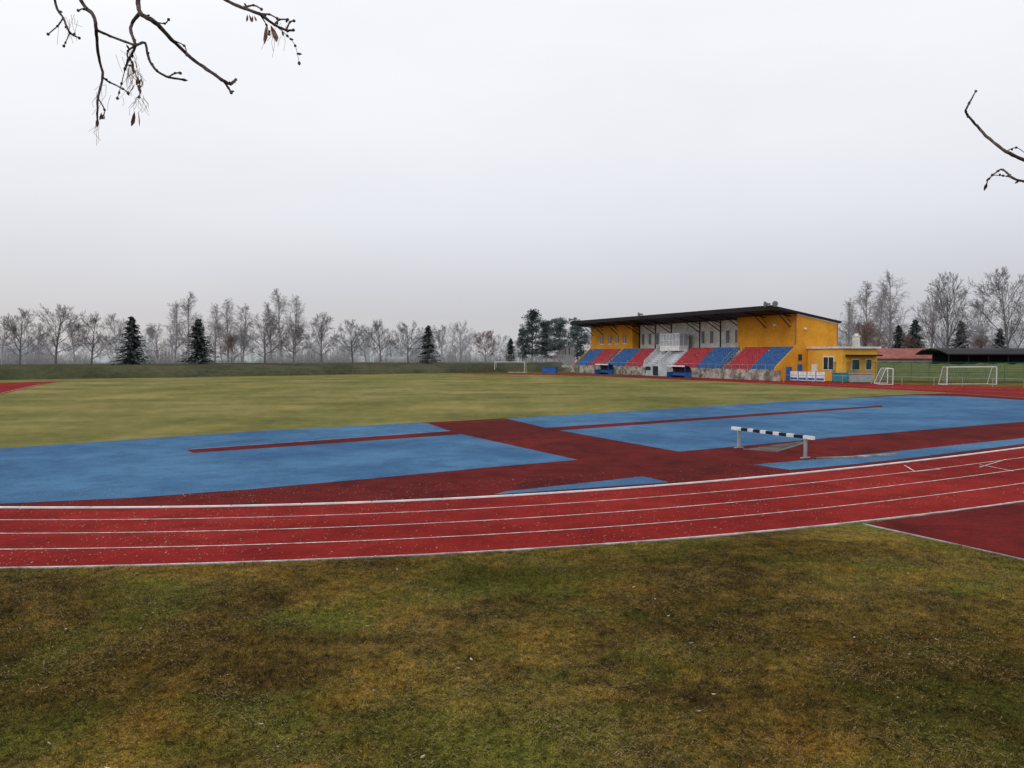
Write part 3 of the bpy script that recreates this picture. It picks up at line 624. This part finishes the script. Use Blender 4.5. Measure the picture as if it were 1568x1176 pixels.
neartree('overhanging_tree',limbs,ch,[(205,110,D,26,7),(212,150,D,14,5),(108,30,D,8,8),(160,140,D,8,10),(195,80,D,10,8),(430,45,D,8,12),(150,185,D,5,4)],[(209,170,D,.046),(205,92,D,.03),(199,100,D,.03),(411,38,D,.055),(157,172,D,.024),(380,22,D,.022),(388,24,D,.02),(208,128,D,.03),(213,116,D,.03)])
K1=at(1640,290,2.4)
limbs=[([(3.9,1.4,-.1),(3.85,1.4,2.5),(3.9,1.3,6),(3.8,1.0,10)],.2,.07),([(3.88,1.4,3.4),(3.0,1.9,4.3),(2.3,2.3,4.7),tuple(K1)],.04,.008),([(3.9,1.3,6),(4.8,.5,8.5),(5,0,10)],.08,.03),([(3.85,1.2,7),(3,.3,9),(2.6,-.4,10.5)],.07,.02)]
ch=[([(1640,290),(1610,268),(1568,245),(1540,232),(1510,208),(1490,186),(1479,171),(1484,158),(1494,140)],.006,.002,2.4),([(1640,292),(1600,285),(1568,278),(1550,272),(1536,260),(1528,262),(1514,274),(1510,284)],.0045,.0015,2.4),([(1550,272),(1536,269),(1520,268)],.002,.001,2.4),([(1540,232),(1556,226),(1572,236)],.0015,.001,2.4)]
neartree('overhanging_tree',limbs,ch,[],[])
# ---------------------------------------------------------------- sky and light
W=bpy.data.worlds.new('World'); S.world=W; W.use_nodes=True; nt=W.node_tree; nt.nodes.clear()
out=nt.nodes.new('ShaderNodeOutputWorld'); bg=nt.nodes.new('ShaderNodeBackground'); bg.inputs['Strength'].default_value=0.1
sky=nt.nodes.new('ShaderNodeTexSky'); sky.sky_type='NISHITA'; sky.sun_disc=False; sky.sun_elevation=math.radians(32); sky.sun_rotation=math.radians(-40)
tc=nt.nodes.new('ShaderNodeTexCoord'); sp=nt.nodes.new('ShaderNodeSeparateXYZ'); nt.links.new(tc.outputs['Generated'],sp.inputs[0])
cl=ramp(nt,sp.outputs['Z'],[(0.0,(.55,.55,.58)),(0.05,(.57,.57,.61)),(0.10,(.655,.66,.71)),(0.17,(.78,.79,.84)),(0.27,(.885,.895,.935)),(0.42,(.96,.97,1.0)),(1.0,(.98,.99,1.0))])
cn=ramp(nt,noise(nt,1.6,5,.55,scaled(nt,tc.outputs['Generated'],(1,1,3)),.3),[(.35,(.965,.965,.97)),(.65,(1.03,1.03,1.03))])
cl=mix(nt,1.0,cl,cn,'MULTIPLY')
sc=nt.nodes.new('ShaderNodeVectorMath'); sc.operation='SCALE'; sc.inputs['Scale'].default_value=10.0; nt.links.new(cl,sc.inputs[0])
mx=mix(nt,0.94,sky.outputs[0],sc.outputs[0]); nt.links.new(mx,bg.inputs['Color']); nt.links.new(bg.outputs[0],out.inputs[0])
sl=bpy.data.lights.new('sun','SUN'); sl.energy=0.7; sl.angle=math.radians(20); sl.color=(1,.96,.9); so=bpy.data.objects.new('sun',sl)
so.rotation_euler=(math.radians(52),0,math.radians(-35)); S.collection.objects.link(so)
S.view_settings.view_transform='Standard'; S.view_settings.look='None'; S.view_settings.exposure=0
cam=bpy.data.cameras.new('camera'); cam.sensor_width=36; cam.lens=F/1568*36; cam.clip_end=8000; cam.clip_start=.05
co_=bpy.data.objects.new('camera',cam); co_.location=(0,0,H); co_.rotation_euler=(math.pi/2-TH,0,0); S.collection.objects.link(co_); S.camera=co_
